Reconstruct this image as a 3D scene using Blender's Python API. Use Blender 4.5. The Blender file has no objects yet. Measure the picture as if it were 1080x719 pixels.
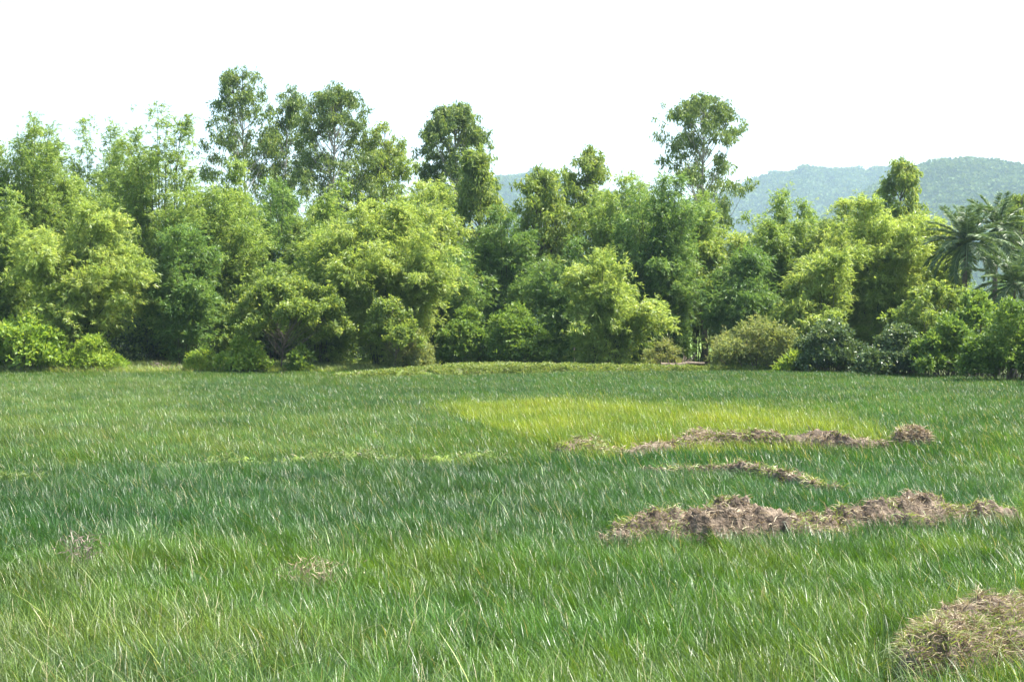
import bpy, math, random
import numpy as np
from mathutils import Vector

# ------------------------------------------------------------------ camera, world, sun, exposure
S = bpy.context.scene
COL = S.collection
F, CU, HOR, CAMZ = 1568.0, 540.0, 340.0, 2.65      # focal length in photo pixels, centre column, horizon row, eye height
cam_d = bpy.data.cameras.new('camera')
cam_d.sensor_width = 36
cam_d.lens = F/1080*36
cam_d.clip_start = 0.1
cam_d.clip_end = 20000
cam = bpy.data.objects.new('camera', cam_d)
COL.objects.link(cam)
cam.location = (0, 0, CAMZ)
cam.rotation_euler = (math.radians(90)-math.atan((359.5-HOR)/F), 0, 0)
S.camera = cam

SUN_EL, SUN_AZ = math.radians(60), math.radians(80)   # azimuth clockwise from +Y (the view direction)
w = bpy.data.worlds.new('World'); S.world = w; w.use_nodes = True
nt = w.node_tree
sky = nt.nodes.new('ShaderNodeTexSky'); sky.sky_type = 'NISHITA'; sky.sun_disc = False
sky.sun_elevation = SUN_EL; sky.sun_rotation = SUN_AZ
sky.air_density = 1.0; sky.dust_density = 3.0; sky.ozone_density = 1.0
bg = nt.nodes['Background']; bg.inputs['Strength'].default_value = 0.15
nt.links.new(sky.outputs[0], bg.inputs['Color'])
sd = bpy.data.lights.new('sun', 'SUN'); sd.energy = 5.0; sd.angle = math.radians(0.55); sd.color = (1, .955, .88)
sun = bpy.data.objects.new('sun', sd); COL.objects.link(sun)
to_sun = Vector((math.sin(SUN_AZ)*math.cos(SUN_EL), math.cos(SUN_AZ)*math.cos(SUN_EL), math.sin(SUN_EL)))
sun.rotation_euler = to_sun.to_track_quat('Z', 'Y').to_euler()
sun.location = (20, 20, 60)
S.view_settings.view_transform = 'Standard'; S.view_settings.look = 'None'
S.view_settings.exposure = 1.48; S.view_settings.gamma = 1
S.view_settings.use_curve_mapping = False
S.render.engine = 'CYCLES'
cy = S.cycles
cy.max_bounces = 8; cy.diffuse_bounces = 4; cy.glossy_bounces = 2; cy.transmission_bounces = 4
cy.volume_bounces = 1; cy.caustics_reflective = False; cy.caustics_refractive = False
cy.use_denoising = True; cy.denoising_prefilter = 'ACCURATE'; cy.sample_clamp_indirect = 4

# ------------------------------------------------------------------ helpers
def rng(seed): return np.random.default_rng(seed)
def at(u, v, z=.45):
    """ground point whose top at height z shows at photo pixel u, v"""
    Y = F*(CAMZ-z)/(v-HOR)
    return (u-CU)/F*Y, Y
def px(x, y, z=.45): return CU+F*x/y, HOR+F*(CAMZ-z)/y

_lat = rng(99).random((256, 256))
def noise2(x, y, s=1.0):
    x = np.asarray(x, float)/s+1000.3; y = np.asarray(y, float)/s+777.7
    xi = np.floor(x).astype(int); yi = np.floor(y).astype(int); fx = x-xi; fy = y-yi
    fx = fx*fx*(3-2*fx); fy = fy*fy*(3-2*fy)
    g = lambda a, b: _lat[a & 255, b & 255]
    return (g(xi, yi)*(1-fx)+g(xi+1, yi)*fx)*(1-fy)+(g(xi, yi+1)*(1-fx)+g(xi+1, yi+1)*fx)*fy
def fbm(x, y, s=1.0, o=4):
    t = 0; a = .5
    for k in range(o): t = t+a*noise2(x+k*17.3, y-k*9.1, s/2**k); a *= .5
    return t/(1-.5**o)
def norm(v): return v/np.maximum(np.linalg.norm(v, axis=-1, keepdims=True), 1e-9)
def sstep(a, b, x):
    t = np.clip((np.asarray(x, float)-a)/(b-a), 0, 1); return t*t*(3-2*t)

def mesh_obj(name, V, Fs, mat, parent=None, tint=None, smooth=False, link=True):
    """V (n,3); Fs (m,k) or list of such arrays; tint per face"""
    V = np.asarray(V, np.float32)
    if isinstance(Fs, np.ndarray): Fs = [Fs]
    Fs = [f for f in Fs if len(f)]
    me = bpy.data.meshes.new(name)
    me.vertices.add(len(V)); me.vertices.foreach_set('co', V.ravel())
    loops = np.concatenate([f.ravel() for f in Fs]).astype(np.int32)
    tot = np.concatenate([np.full(len(f), f.shape[1], np.int32) for f in Fs])
    st = np.concatenate([[0], np.cumsum(tot)[:-1]]).astype(np.int32)
    me.loops.add(len(loops)); me.loops.foreach_set('vertex_index', loops)
    me.polygons.add(len(tot)); me.polygons.foreach_set('loop_start', st)
    try: me.polygons.foreach_set('loop_total', tot)
    except Exception: pass
    if smooth: me.polygons.foreach_set('use_smooth', np.ones(len(tot), bool))
    if tint is not None:
        a = me.attributes.new('tint', 'FLOAT', 'FACE'); a.data.foreach_set('value', np.asarray(tint, np.float32))
    me.update(calc_edges=True)
    if mat: me.materials.append(mat)
    o = bpy.data.objects.new(name, me)
    if link: COL.objects.link(o)
    if parent: o.parent = parent
    return o
def thing(name, label, cat, loc=(0, 0, 0), group=None):
    o = bpy.data.objects.new(name, None); COL.objects.link(o); o.location = loc; o.empty_display_size = .3
    o['label'] = label; o['category'] = cat
    if group: o['group'] = group
    return o
def tag(o, label=None, cat=None, kind=None, group=None):
    if label: o['label'] = label
    if cat: o['category'] = cat
    if kind: o['kind'] = kind
    if group: o['group'] = group
    return o

def kites(P, D, L, W, g, up=None):
    """leaf quads: base P, direction D, length L, width W"""
    n = len(P); D = norm(D)
    r = g.normal(size=(n, 3))
    if up is not None: r = r*.55+np.asarray(up)
    side = norm(np.cross(D, r)); L = np.asarray(L).reshape(-1, 1); W = np.asarray(W).reshape(-1, 1)
    nor = norm(np.cross(side, D))
    V = np.empty((n, 4, 3))
    V[:, 0] = P; V[:, 1] = P+D*L*.45+side*W*.5+nor*L*.06; V[:, 2] = P+D*L; V[:, 3] = P+D*L*.45-side*W*.5+nor*L*.06
    return V.reshape(-1, 3), np.arange(n*4).reshape(-1, 4)
def tube(path, rad, sides=6):
    path = np.asarray(path, float); n = len(path); rad = np.broadcast_to(rad, (n,))
    T = norm(np.gradient(path, axis=0)); ref = np.array([.31, .9, .2])
    A = norm(np.cross(T, ref)); B = np.cross(T, A)
    a = np.arange(sides)/sides*2*math.pi
    V = path[:, None]+(A[:, None]*np.cos(a)[None, :, None]+B[:, None]*np.sin(a)[None, :, None])*rad[:, None, None]
    i = np.arange(n-1)[:, None]*sides; j = np.arange(sides)[None]; k = (j+1) % sides
    q = np.stack([i+j, i+k, i+sides+k, i+sides+j], -1).reshape(-1, 4)
    return V.reshape(-1, 3), q
def merge(lst):
    V = []; Q = []; o = 0
    for v, q in lst: V.append(v); Q.append(q+o); o += len(v)
    return np.concatenate(V), np.concatenate(Q)

# ------------------------------------------------------------------ materials
def new_mat(name):
    m = bpy.data.materials.new(name); m.use_nodes = True
    nt = m.node_tree; b = nt.nodes['Principled BSDF']; return m, nt, b, nt.nodes['Material Output']
def ramp(nt, stops, fac):
    r = nt.nodes.new('ShaderNodeValToRGB'); e = r.color_ramp.elements
    while len(e) > 1: e.remove(e[-1])
    e[0].position = stops[0][0]; e[0].color = (*stops[0][1], 1)
    for p, c in stops[1:]: x = e.new(p); x.color = (*c, 1)
    nt.links.new(fac, r.inputs[0]); return r.outputs[0]
def mixc(nt, a, b, fac=None, mode='MIX', f=.5):
    m = nt.nodes.new('ShaderNodeMix'); m.data_type = 'RGBA'; m.blend_type = mode
    if fac is not None: nt.links.new(fac, m.inputs[0])
    else: m.inputs[0].default_value = f
    for s, i in ((a, 6), (b, 7)):
        if isinstance(s, tuple): m.inputs[i].default_value = (*s, 1)
        else: nt.links.new(s, m.inputs[i])
    return m.outputs[2]
def leafify(nt, b, out, colour, trans=(1.45, 1.32, .75), tf=.42, rough=.42, spec=.5):
    nt.links.new(colour, b.inputs['Base Color']); b.inputs['Roughness'].default_value = rough
    b.inputs['Specular IOR Level'].default_value = spec
    t = nt.nodes.new('ShaderNodeBsdfTranslucent')
    nt.links.new(mixc(nt, colour, trans, mode='MULTIPLY', f=1.0), t.inputs[0])
    mx = nt.nodes.new('ShaderNodeMixShader'); mx.inputs[0].default_value = tf
    nt.links.new(b.outputs[0], mx.inputs[1]); nt.links.new(t.outputs[0], mx.inputs[2]); nt.links.new(mx.outputs[0], out.inputs[0])
def leaf_mat(name, c0, c1, c2, **kw):
    m, nt, b, out = new_mat(name)
    a = nt.nodes.new('ShaderNodeAttribute'); a.attribute_name = 'tint'
    leafify(nt, b, out, ramp(nt, [(0, c0), (.55, c1), (1, c2)], a.outputs['Fac']), **kw)
    return m
def noise_mat(name, cols, scale, rough=.9, bump=.4, bscale=None, detail=8):
    m, nt, b, out = new_mat(name)
    tc = nt.nodes.new('ShaderNodeNewGeometry'); n = nt.nodes.new('ShaderNodeTexNoise')
    n.inputs['Scale'].default_value = scale; n.inputs['Detail'].default_value = detail; n.inputs['Roughness'].default_value = .65
    nt.links.new(tc.outputs['Position'], n.inputs['Vector'])
    k = len(cols)-1
    nt.links.new(ramp(nt, [(.3+.4*i/k, c) for i, c in enumerate(cols)], n.outputs[0]), b.inputs['Base Color'])
    b.inputs['Roughness'].default_value = rough; b.inputs['Specular IOR Level'].default_value = .2
    n2 = nt.nodes.new('ShaderNodeTexNoise'); n2.inputs['Scale'].default_value = bscale or scale*4; n2.inputs['Detail'].default_value = 6
    nt.links.new(tc.outputs['Position'], n2.inputs['Vector'])
    bm = nt.nodes.new('ShaderNodeBump'); bm.inputs['Strength'].default_value = bump; bm.inputs['Distance'].default_value = .05
    nt.links.new(n2.outputs[0], bm.inputs['Height']); nt.links.new(bm.outputs[0], b.inputs['Normal'])
    return m

M = {}
M['bamboo']  = leaf_mat('bamboo leaf', (.11, .19, .04), (.23, .345, .08), (.40, .48, .18), tf=.48, spec=.35)
M['bambooY'] = leaf_mat('yellow bamboo leaf', (.16, .25, .05), (.30, .405, .10), (.47, .52, .21), tf=.50, spec=.35)
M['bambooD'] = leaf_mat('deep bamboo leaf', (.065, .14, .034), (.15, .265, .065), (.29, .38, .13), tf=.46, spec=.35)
M['euc']     = leaf_mat('eucalyptus leaf', (.075, .13, .035), (.145, .22, .06), (.28, .34, .12), rough=.5, tf=.45, spec=.35)
M['eucL']    = leaf_mat('light tree leaf', (.11, .18, .04), (.22, .31, .065), (.35, .40, .13), rough=.5, tf=.5, spec=.35)
M['shrub']   = leaf_mat('shrub leaf', (.07, .14, .025), (.15, .25, .045), (.27, .36, .08), rough=.5, tf=.42, spec=.35)
M['shrubY']  = leaf_mat('bright shrub leaf', (.12, .22, .03), (.24, .36, .05), (.38, .46, .10), rough=.5, spec=.35)
M['shrubD']  = leaf_mat('dark glossy shrub leaf', (.05, .10, .035), (.10, .16, .055), (.22, .27, .13), rough=.42, tf=.3, spec=.5)
M['weed']    = leaf_mat('dry weed leaf', (.14, .18, .06), (.24, .30, .10), (.40, .39, .19), rough=.6, spec=.3)
M['dim']     = leaf_mat('shade dark undergrowth leaf', (.025, .055, .02), (.045, .085, .03), (.09, .13, .05), tf=.25, spec=.2)  # leaf colour darkened to carry the shade behind the clumps
M['palm']    = leaf_mat('palm leaflet', (.05, .105, .035), (.115, .19, .065), (.28, .36, .16), rough=.45, tf=.28, spec=.6)
M['palegr']  = leaf_mat('pale bank grass', (.07, .13, .03), (.12, .20, .05), (.24, .30, .12), tf=.35, rough=.5)
M['straw']   = leaf_mat('dry straw', (.14, .10, .06), (.32, .25, .15), (.55, .47, .31), trans=(1, .9, .7), tf=.2, rough=.7)
M['bankgr']  = leaf_mat('bank grass', (.11, .17, .03), (.19, .27, .05), (.33, .36, .12), tf=.35, rough=.5)
M['culm']    = noise_mat('bamboo culm', [(.06, .08, .03), (.14, .15, .06)], 1.5, .5, .1)
M['bark']    = noise_mat('brown bark', [(.09, .075, .055), (.22, .19, .15)], 3, .9, .5)
M['pale']    = noise_mat('pale bark', [(.20, .18, .15), (.42, .40, .36)], 2, .7, .2)
M['dead']    = noise_mat('dead wood', [(.10, .08, .06), (.26, .21, .16)], 4, .9, .4)
M['earth']   = noise_mat('mound earth', [(.035, .026, .018), (.12, .092, .066), (.25, .20, .145)], 5, .95, 1.0, 22)
M['bankturf'] = noise_mat('bank turf', [(.08, .07, .045), (.11, .16, .035), (.17, .23, .045)], .9, .95, .6, 8)
M['mud']     = noise_mat('field mud', [(.03, .045, .015), (.06, .085, .025), (.09, .10, .04)], .8, .9, .5)
M['turf']    = noise_mat('far meadow', [(.06, .10, .025), (.12, .19, .035), (.18, .24, .06)], .25, .9, .4)
M['forest']  = noise_mat('hill forest floor', [(.03, .055, .02), (.06, .09, .03)], .02, .95, .2)

# ------------------------------------------------------------------ ground
def ground_z(x, y):
    x = np.asarray(x, float); y = np.asarray(y, float)
    z = (fbm(x, y, 6, 3)-.5)*.10
    u = CU+F*x/np.maximum(y, 3)
    back = sstep(26.5, 28.2, y)*sstep(560, 600, u)*.12             # the plot behind the cut bank lies higher
    z = z+back*sstep(72, 62, y)
    z = z+sstep(76, 84, y)*.25
    return z
def axis(parts):
    return np.unique(np.concatenate([np.linspace(a, b, n) for a, b, n in parts]))
gx = axis([(-5000, -600, 20), (-600, -60, 36), (-60, 60, 241), (60, 600, 36), (600, 5000, 20)])
gy = axis([(-400, 4, 30), (4, 80, 190), (80, 500, 50), (500, 6000, 40)])
X, Y = np.meshgrid(gx, gy); Z = ground_z(X, Y)
nx = len(gx); i = np.arange(len(gy)-1)[:, None]*nx; j = np.arange(nx-1)[None]
Q = np.stack([i+j, i+j+1, i+nx+j+1, i+nx+j], -1).reshape(-1, 4)
g_o = mesh_obj('ground', np.stack([X, Y, Z], -1).reshape(-1, 3), Q, M['mud'], smooth=True)
g_o.data.materials.append(M['turf'])
fy = np.repeat(Y[:-1, :-1], 1).ravel() if False else Y[:-1, :-1].ravel()
g_o.data.polygons.foreach_set('material_index', (fy > 80).astype(np.int32))
tag(g_o, kind='structure')

# ------------------------------------------------------------------ hills
def hill(name, prof, dist, depth, seed, n_tree, label):
    """prof: list of (u, v) along the skyline as seen from the field; ridge at distance dist"""
    us = np.array([p[0] for p in prof], float); hs = np.array([(HOR-p[1])/F*dist+CAMZ for p in prof])*.925-1
    xs = (us-CU)/F*dist
    gx = np.linspace(xs[0], xs[-1], 260); gy = np.linspace(dist-depth, dist+depth, 90)
    X, Y = np.meshgrid(gx, gy)
    def h(X, Y):
        warp = (fbm(X, Y, 420, 3)-.5)
        r = np.interp(X, xs, hs)
        t = np.clip(1-np.abs(Y-dist)/depth, 0, 1)
        spur = (fbm(X, Y*.35, 150, 4)-.5)+.5*(fbm(X, Y, 60, 3)-.5)
        return r*sstep(0, 1, t+warp*.35*t*(1-t)*4)*(1+spur*1.5*(1-t))-3
    Z = h(X, Y)
    nx = len(gx); i = np.arange(len(gy)-1)[:, None]*nx; j = np.arange(nx-1)[None]
    Q = np.stack([i+j, i+j+1, i+nx+j+1, i+nx+j], -1).reshape(-1, 4)
    o = mesh_obj(name, np.stack([X, Y, Z], -1).reshape(-1, 3), Q, M['forest'], smooth=True)
    tag(o, kind='structure')
    g = rng(seed)
    x = g.uniform(xs[0], xs[-1], n_tree); y = g.uniform(dist-depth*.95, dist+depth*.12, n_tree); z = h(x, y)
    ok = (z > 3)
    return x[ok], y[ok], z[ok]
right = hill('hill', [(560, 300), (660, 292), (760, 270), (850, 236), (900, 206), (935, 184), (965, 170), (1000, 163), (1035, 169), (1062, 184), (1090, 200), (1180, 225), (1300, 215), (1500, 270), (1700, 300)], 1700, 650, 1, 42000, '')
left = hill('distant_hill', [(-700, 320), (-500, 300), (-300, 285), (-100, 280), (100, 262), (250, 240), (400, 225), (530, 188), (570, 184), (620, 200), (700, 212), (770, 200), (800, 188), (830, 179), (865, 174), (910, 175), (960, 178), (1030, 190), (1200, 230), (1400, 300)], 2500, 800, 2, 42000, '')

# ------------------------------------------------------------------ scattering (only for uncountable ground cover)
def scatter(name, protos, P, rz, tilt, sc, idx, col=None):
    n = len(P); me = bpy.data.meshes.new(name); me.vertices.add(n)
    me.vertices.foreach_set('co', np.asarray(P, np.float32).ravel())
    rot = np.stack([tilt[:, 0], tilt[:, 1], rz], -1)
    a = me.attributes.new('rot', 'FLOAT_VECTOR', 'POINT'); a.data.foreach_set('vector', rot.astype(np.float32).ravel())
    sc = np.asarray(sc, np.float32); sc = sc if sc.ndim == 2 else np.repeat(sc[:, None], 3, 1)
    a = me.attributes.new('scl', 'FLOAT_VECTOR', 'POINT'); a.data.foreach_set('vector', sc.ravel())
    a = me.attributes.new('idx', 'INT', 'POINT'); a.data.foreach_set('value', np.asarray(idx, np.int32))
    if col is not None:
        a = me.attributes.new('icol', 'FLOAT_VECTOR', 'POINT'); a.data.foreach_set('vector', np.asarray(col, np.float32).ravel())
    o = bpy.data.objects.new(name, me); COL.objects.link(o)
    ng = bpy.data.node_groups.new(name, 'GeometryNodeTree')
    ng.interface.new_socket('Geometry', in_out='INPUT', socket_type='NodeSocketGeometry')
    ng.interface.new_socket('Geometry', in_out='OUTPUT', socket_type='NodeSocketGeometry')
    N = ng.nodes; gi = N.new('NodeGroupInput'); go = N.new('NodeGroupOutput')
    iop = N.new('GeometryNodeInstanceOnPoints'); iop.inputs['Pick Instance'].default_value = True
    gti = N.new('GeometryNodeGeometryToInstance')
    for p in reversed(protos):
        oi = N.new('GeometryNodeObjectInfo'); oi.inputs['Object'].default_value = p; oi.inputs['As Instance'].default_value = True
        ng.links.new(oi.outputs['Geometry'], gti.inputs[0])
    # flatten: join instances keeps every prototype as its own pickable instance
    jn = N.new('GeometryNodeJoinGeometry')
    N.remove(gti)
    for nd in [x for x in N if x.bl_idname == 'GeometryNodeObjectInfo']:
        ng.links.new(nd.outputs['Geometry'], jn.inputs[0])
    ng.links.new(jn.outputs[0], iop.inputs['Instance'])
    def attr(nm, t):
        a = N.new('GeometryNodeInputNamedAttribute'); a.data_type = t; a.inputs[0].default_value = nm
        return [s for s in a.outputs if s.enabled and s.name == 'Attribute'][0]
    ng.links.new(gi.outputs[0], iop.inputs['Points'])
    ng.links.new(attr('idx', 'INT'), iop.inputs['Instance Index'])
    er = N.new('FunctionNodeEulerToRotation'); ng.links.new(attr('rot', 'FLOAT_VECTOR'), er.inputs[0])
    ng.links.new(er.outputs[0], iop.inputs['Rotation'])
    ng.links.new(attr('scl', 'FLOAT_VECTOR'), iop.inputs['Scale'])
    ng.links.new(iop.outputs[0], go.inputs[0])
    md = o.modifiers.new('scatter', 'NODES'); md.node_group = ng
    o['kind'] = 'stuff'
    return o

def inst_leaf_mat(name, straw=.0, rough=.38, tf=.35, trans=(1.45, 1.3, .55), spec=.5):
    m, nt, b, out = new_mat(name)
    ic = nt.nodes.new('ShaderNodeAttribute'); ic.attribute_type = 'INSTANCER'; ic.attribute_name = 'icol'
    tb = nt.nodes.new('ShaderNodeAttribute'); tb.attribute_name = 'tint'
    mul = ramp(nt, [(0, (.40, .50, .45)), (.5, (.85, .92, .8)), (.86, (1.35, 1.35, 1.1)), (1, (2.1, 2.05, 1.8))], tb.outputs['Fac'])  # tone per blade; the palest blades are painted sky glints
    c = mixc(nt, ic.outputs['Color'] if 'Color' in ic.outputs else ic.outputs[0], mul, mode='MULTIPLY', f=1)
    if straw:
        mt = nt.nodes.new('ShaderNodeMath'); mt.operation = 'GREATER_THAN'; mt.inputs[1].default_value = 1-straw
        nt.links.new(tb.outputs['Fac'], mt.inputs[0])
        c = mixc(nt, c, (.40, .36, .20), fac=mt.outputs[0])
    leafify(nt, b, out, c, trans=trans, tf=tf, rough=rough, spec=spec)
    return m

# forest canopy on the hills: rough little crowns
def crown_proto(seed):
    g = rng(seed); th = math.pi*(3-math.sqrt(5)); n = 60; k = np.arange(n)
    z = 1-(k+.5)*1.6/n; r = np.sqrt(np.clip(1-z*z, 0, 1)); P = np.stack([r*np.cos(k*th), r*np.sin(k*th), z], -1)
    P *= (0.85+.4*g.random((n, 1)))
    V, Q = kites(P-.25*g.normal(size=(n, 3))*[1, 1, .5], g.normal(size=(n, 3))+P*.3, g.uniform(.7, 1.2, n), g.uniform(.5, .9, n), g, up=(0, 0, 1.2))
    return mesh_obj('canopy', V, Q, M['hillleaf'], tint=np.repeat(g.random(), n)*.4+g.random(n)*.6, link=False)
M['hillleaf'] = leaf_mat('hill tree leaf', (.03, .06, .02), (.06, .10, .03), (.13, .17, .06), tf=.2, rough=.9, spec=.05)
hp = [crown_proto(s) for s in (11, 12, 13, 14)]
g = rng(5)
for (x, y, z), s, nm in ((right, 4.6, 'hillside_forest'), (left, 6.2, 'distant_hillside_forest')):
    n = len(x)
    keep = g.random(n) < .45+.9*sstep(.3, .7, fbm(x, y, 70, 4))
    x, y, z = x[keep], y[keep], z[keep]; n = len(x)
    scatter(nm, hp, np.stack([x, y, z+1.5], -1), g.uniform(0, 6.3, n), np.zeros((n, 2)), s*g.uniform(.6, 1.35, n), g.integers(0, 4, n))

# ------------------------------------------------------------------ rice and grass tufts
def tuft(name, mat, n, hgt, wid, spread, lean, curl, seed, seg=4, hvar=.35, droop=.0, wind=(-.35, -.05)):
    g = rng(seed)
    a = g.uniform(0, 2*math.pi, n); r = spread*np.sqrt(g.random(n))
    B = np.stack([r*np.cos(a), r*np.sin(a), np.zeros(n)], -1)
    L = hgt*(1-hvar*g.random(n)**1.5)
    az = a+g.normal(size=n)*.9
    out = np.stack([np.cos(az), np.sin(az)], -1)
    ln = lean*g.uniform(.3, 1.3, n)[:, None]; cl = curl*g.uniform(.2, 1.6, n)[:, None]
    W = wid*g.uniform(.7, 1.2, n)
    wk = g.uniform(-.5, 2.2, n)[:, None]
    rows = []
    wv = np.array(wind)[None]
    for k in range(seg+1):
        t = k/seg
        h = out*(ln*t+cl*t**3.2)+wv*t**2*wk
        z = t-(cl[:, 0]*.45+droop)*t**3
        C = B+np.concatenate([h*L[:, None], (z*L)[:, None]], 1)
        tw = az+1.57+g.uniform(-.02, .02, n)+t*.7
        sd = np.stack([np.cos(tw), np.sin(tw), np.zeros(n)], -1)*(W*(1-t**2.2)*.5+.0004)[:, None]
        rows.append((C-sd, C+sd))
    V = np.stack([np.stack(rw, 1) for rw in rows], 1)      # n, seg+1, 2, 3
    base = np.arange(n)[:, None]*(seg+1)*2; k = np.arange(seg)[None]*2
    Q = np.stack([base+k, base+k+1, base+k+3, base+k+2], -1).reshape(-1, 4)
    return mesh_obj(name, V.reshape(-1, 3), Q, mat, tint=np.repeat(g.random(n), seg), smooth=True, link=False)

M['rice'] = inst_leaf_mat('rice blade', straw=.03, rough=.37, spec=.5)
M['weedy'] = inst_leaf_mat('weedy grass blade', straw=.08, rough=.45)
near = [tuft('rice', M['rice'], 34, .50, .0076, .10, .14, .30, 100+k, wind=(-.17, -.03), seg=5) for k in range(6)]
mid = [tuft('rice', M['rice'], 40, .50, .0092, .14, .14, .30, 120+k, seg=4, wind=(-.15, -.03)) for k in range(5)]
far = [tuft('rice', M['rice'], 42, .51, .0145, .22, .15, .30, 140+k, seg=4, wind=(-.15, -.03)) for k in range(4)]
long_ = [tuft('rice', M['weedy'], 14, .60, .0085, .12, .28, .55, 160+k, seg=5, wind=(-.25, -.08)) for k in range(4)]

def mound_height(x, y):
    z = np.zeros_like(np.asarray(x, float))
    for f in MOUNDS: z = np.maximum(z, f(x, y))
    return z
def ridge_fn(pts, seed, rough=.35):
    """pts: (u, v at design height, half width m, height m)"""
    P = np.array([[*at(u, v)] for u, v, _, _ in pts]); Wd = np.array([p[2] for p in pts]); H = np.array([p[3] for p in pts])
    def f(x, y):
        x = np.asarray(x, float); y = np.asarray(y, float)
        x2 = x+(fbm(x+seed, y, .8, 3)-.5)*.5; y2 = y+(fbm(x, y+seed, .7, 3)-.5)*.5
        best = np.zeros_like(x2)
        for a in range(len(P)-1):
            d = P[a+1]-P[a]; t = np.clip(((x2-P[a, 0])*d[0]+(y2-P[a, 1])*d[1])/(d@d), 0, 1)
            dist = np.hypot(x2-P[a, 0]-t*d[0], y2-P[a, 1]-t*d[1])
            wd = Wd[a]+(Wd[a+1]-Wd[a])*t; hh = H[a]+(H[a+1]-H[a])*t
            q = np.clip(1-(dist/wd)**2, 0, 1)
            best = np.maximum(best, hh*q**.6)
        m = np.clip(best/.25, 0, 1)
        return best*(1+rough*(fbm(x, y, .55, 4)-.5)*2)+m*(np.abs(fbm(x, y, .15, 3)-.5)*.9+(fbm(x, y, .06, 2)-.5)*.16)*rough
    f.box = (P[:, 0].min()-Wd.max()-.4, P[:, 0].max()+Wd.max()+.4, P[:, 1].min()-Wd.max()-.4, P[:, 1].max()+Wd.max()+.4)
    return f
banks = dict(
    big=ridge_fn([(650, 554, .25, .42), (700, 549, .42, .50), (760, 545, .55, .50), (830, 541, .55, .45), (890, 537, .6, .46), (950, 534, .6, .45), (1010, 531, .42, .45), (1048, 530, .24, .40)], 1, .5),
    front=ridge_fn([(948, 680, .20, .46), (985, 672, .36, .56), (1040, 658, .46, .62), (1100, 650, .52, .64), (1200, 650, .5, .6), (1300, 650, .5, .5)], 2, .3),
    small=ridge_fn([(953, 465, .30, .58), (974, 465, .32, .57)], 3, .2),
    cut=ridge_fn([(598, 470, .28, .44), (625, 467, .3, .46), (650, 474, .25, .42), (705, 470, .3, .48), (740, 465, .32, .56), (790, 465, .25, .48), (830, 466, .22, .46), (870, 466, .28, .52), (900, 467, .22, .46), (935, 467, .15, .40)], 4, .25),
    low=ridge_fn([(690, 487, .12, .38), (760, 490, .15, .43), (800, 492, .15, .42), (835, 495, .15, .42), (880, 507, .12, .36)], 5, .3),
    faint=ridge_fn([(175, 484, .12, .30), (230, 481, .16, .37), (290, 480, .12, .32), (330, 478, .18, .40), (370, 476, .2, .45), (410, 477, .18, .40), (450, 479, .12, .32), (490, 476, .16, .38), (545, 477, .12, .32)], 6, .3),
    left=ridge_fn([(-60, 496, .16, .38), (10, 495, .16, .40), (62, 495, .12, .33)], 7, .2),
    far=ridge_fn([(360, 394, .6, .45), (430, 393.5, .8, .60), (480, 392.5, 1.1, .74), (530, 392, 1.3, .82), (575, 392.5, 1.1, .74), (640, 392.5, .6, .64), (700, 391.5, .5, .62), (760, 391, .4, .6), (850, 391, .3, .5)], 8, .12),
)
MOUNDS = list(banks.values())
def bank_mesh(name, f, mat, parent, step):
    x0, x1, y0, y1 = f.box
    gx = np.arange(x0, x1+step, step); gy = np.arange(y0, y1+step, step)
    X, Y = np.meshgrid(gx, gy); H = f(X, Y); Z = ground_z(X, Y)+H-.03
    nx = len(gx); i = np.arange(len(gy)-1)[:, None]*nx; j = np.arange(nx-1)[None]
    Q = np.stack([i+j, i+j+1, i+nx+j+1, i+nx+j], -1).reshape(-1, 4)
    hv = H.ravel(); Q = Q[(hv[Q].max(1) > .01)]
    us, inv = np.unique(Q, return_inverse=True)
    V = np.stack([X, Y, Z], -1).reshape(-1, 3)[us]
    c = np.array(parent.location)
    return mesh_obj(name, V-c, inv.reshape(Q.shape).astype(np.int32), mat, parent, smooth=True)
def blades(name, P, mat, parent, L, W, seed, flat=.5, droop=.5):
    g = rng(seed); n = len(P)
    D = g.normal(size=(n, 3)); D[:, 2] = np.abs(D[:, 2])*(1-flat)+.15; D = norm(D)
    L = L*g.uniform(.5, 1.3, n); W = W*g.uniform(.6, 1.3, n)
    sd = norm(np.cross(D, g.normal(size=(n, 3)))); V = np.empty((n, 5, 3))
    m = P+D*(L*.5)[:, None]; e = P+D*L[:, None]-np.array([0, 0, 1])*(L*droop*.4)[:, None]
    V[:, 0] = P-sd*W[:, None]*.5; V[:, 1] = P+sd*W[:, None]*.5; V[:, 2] = m+sd*W[:, None]*.5; V[:, 3] = m-sd*W[:, None]*.5; V[:, 4] = e
    b = np.arange(n)[:, None]*5
    q = b+np.array([[0, 1, 2, 3]]); t = b+np.array([[3, 2, 4]])
    tn = g.random(n)
    c = np.array(parent.location) if parent else 0
    return mesh_obj(name, V.reshape(-1, 3)-c, [q, t], mat, parent, tint=np.concatenate([tn, tn]))
def on_bank(f, n, seed, lo=.1):
    g = rng(seed); x0, x1, y0, y1 = f.box
    x = g.uniform(x0, x1, n*4); y = g.uniform(y0, y1, n*4); h = f(x, y); k = h > lo
    x, y, h = x[k][:n], y[k][:n], h[k][:n]
    return np.stack([x, y, ground_z(x, y)+h-.035], -1)
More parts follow.
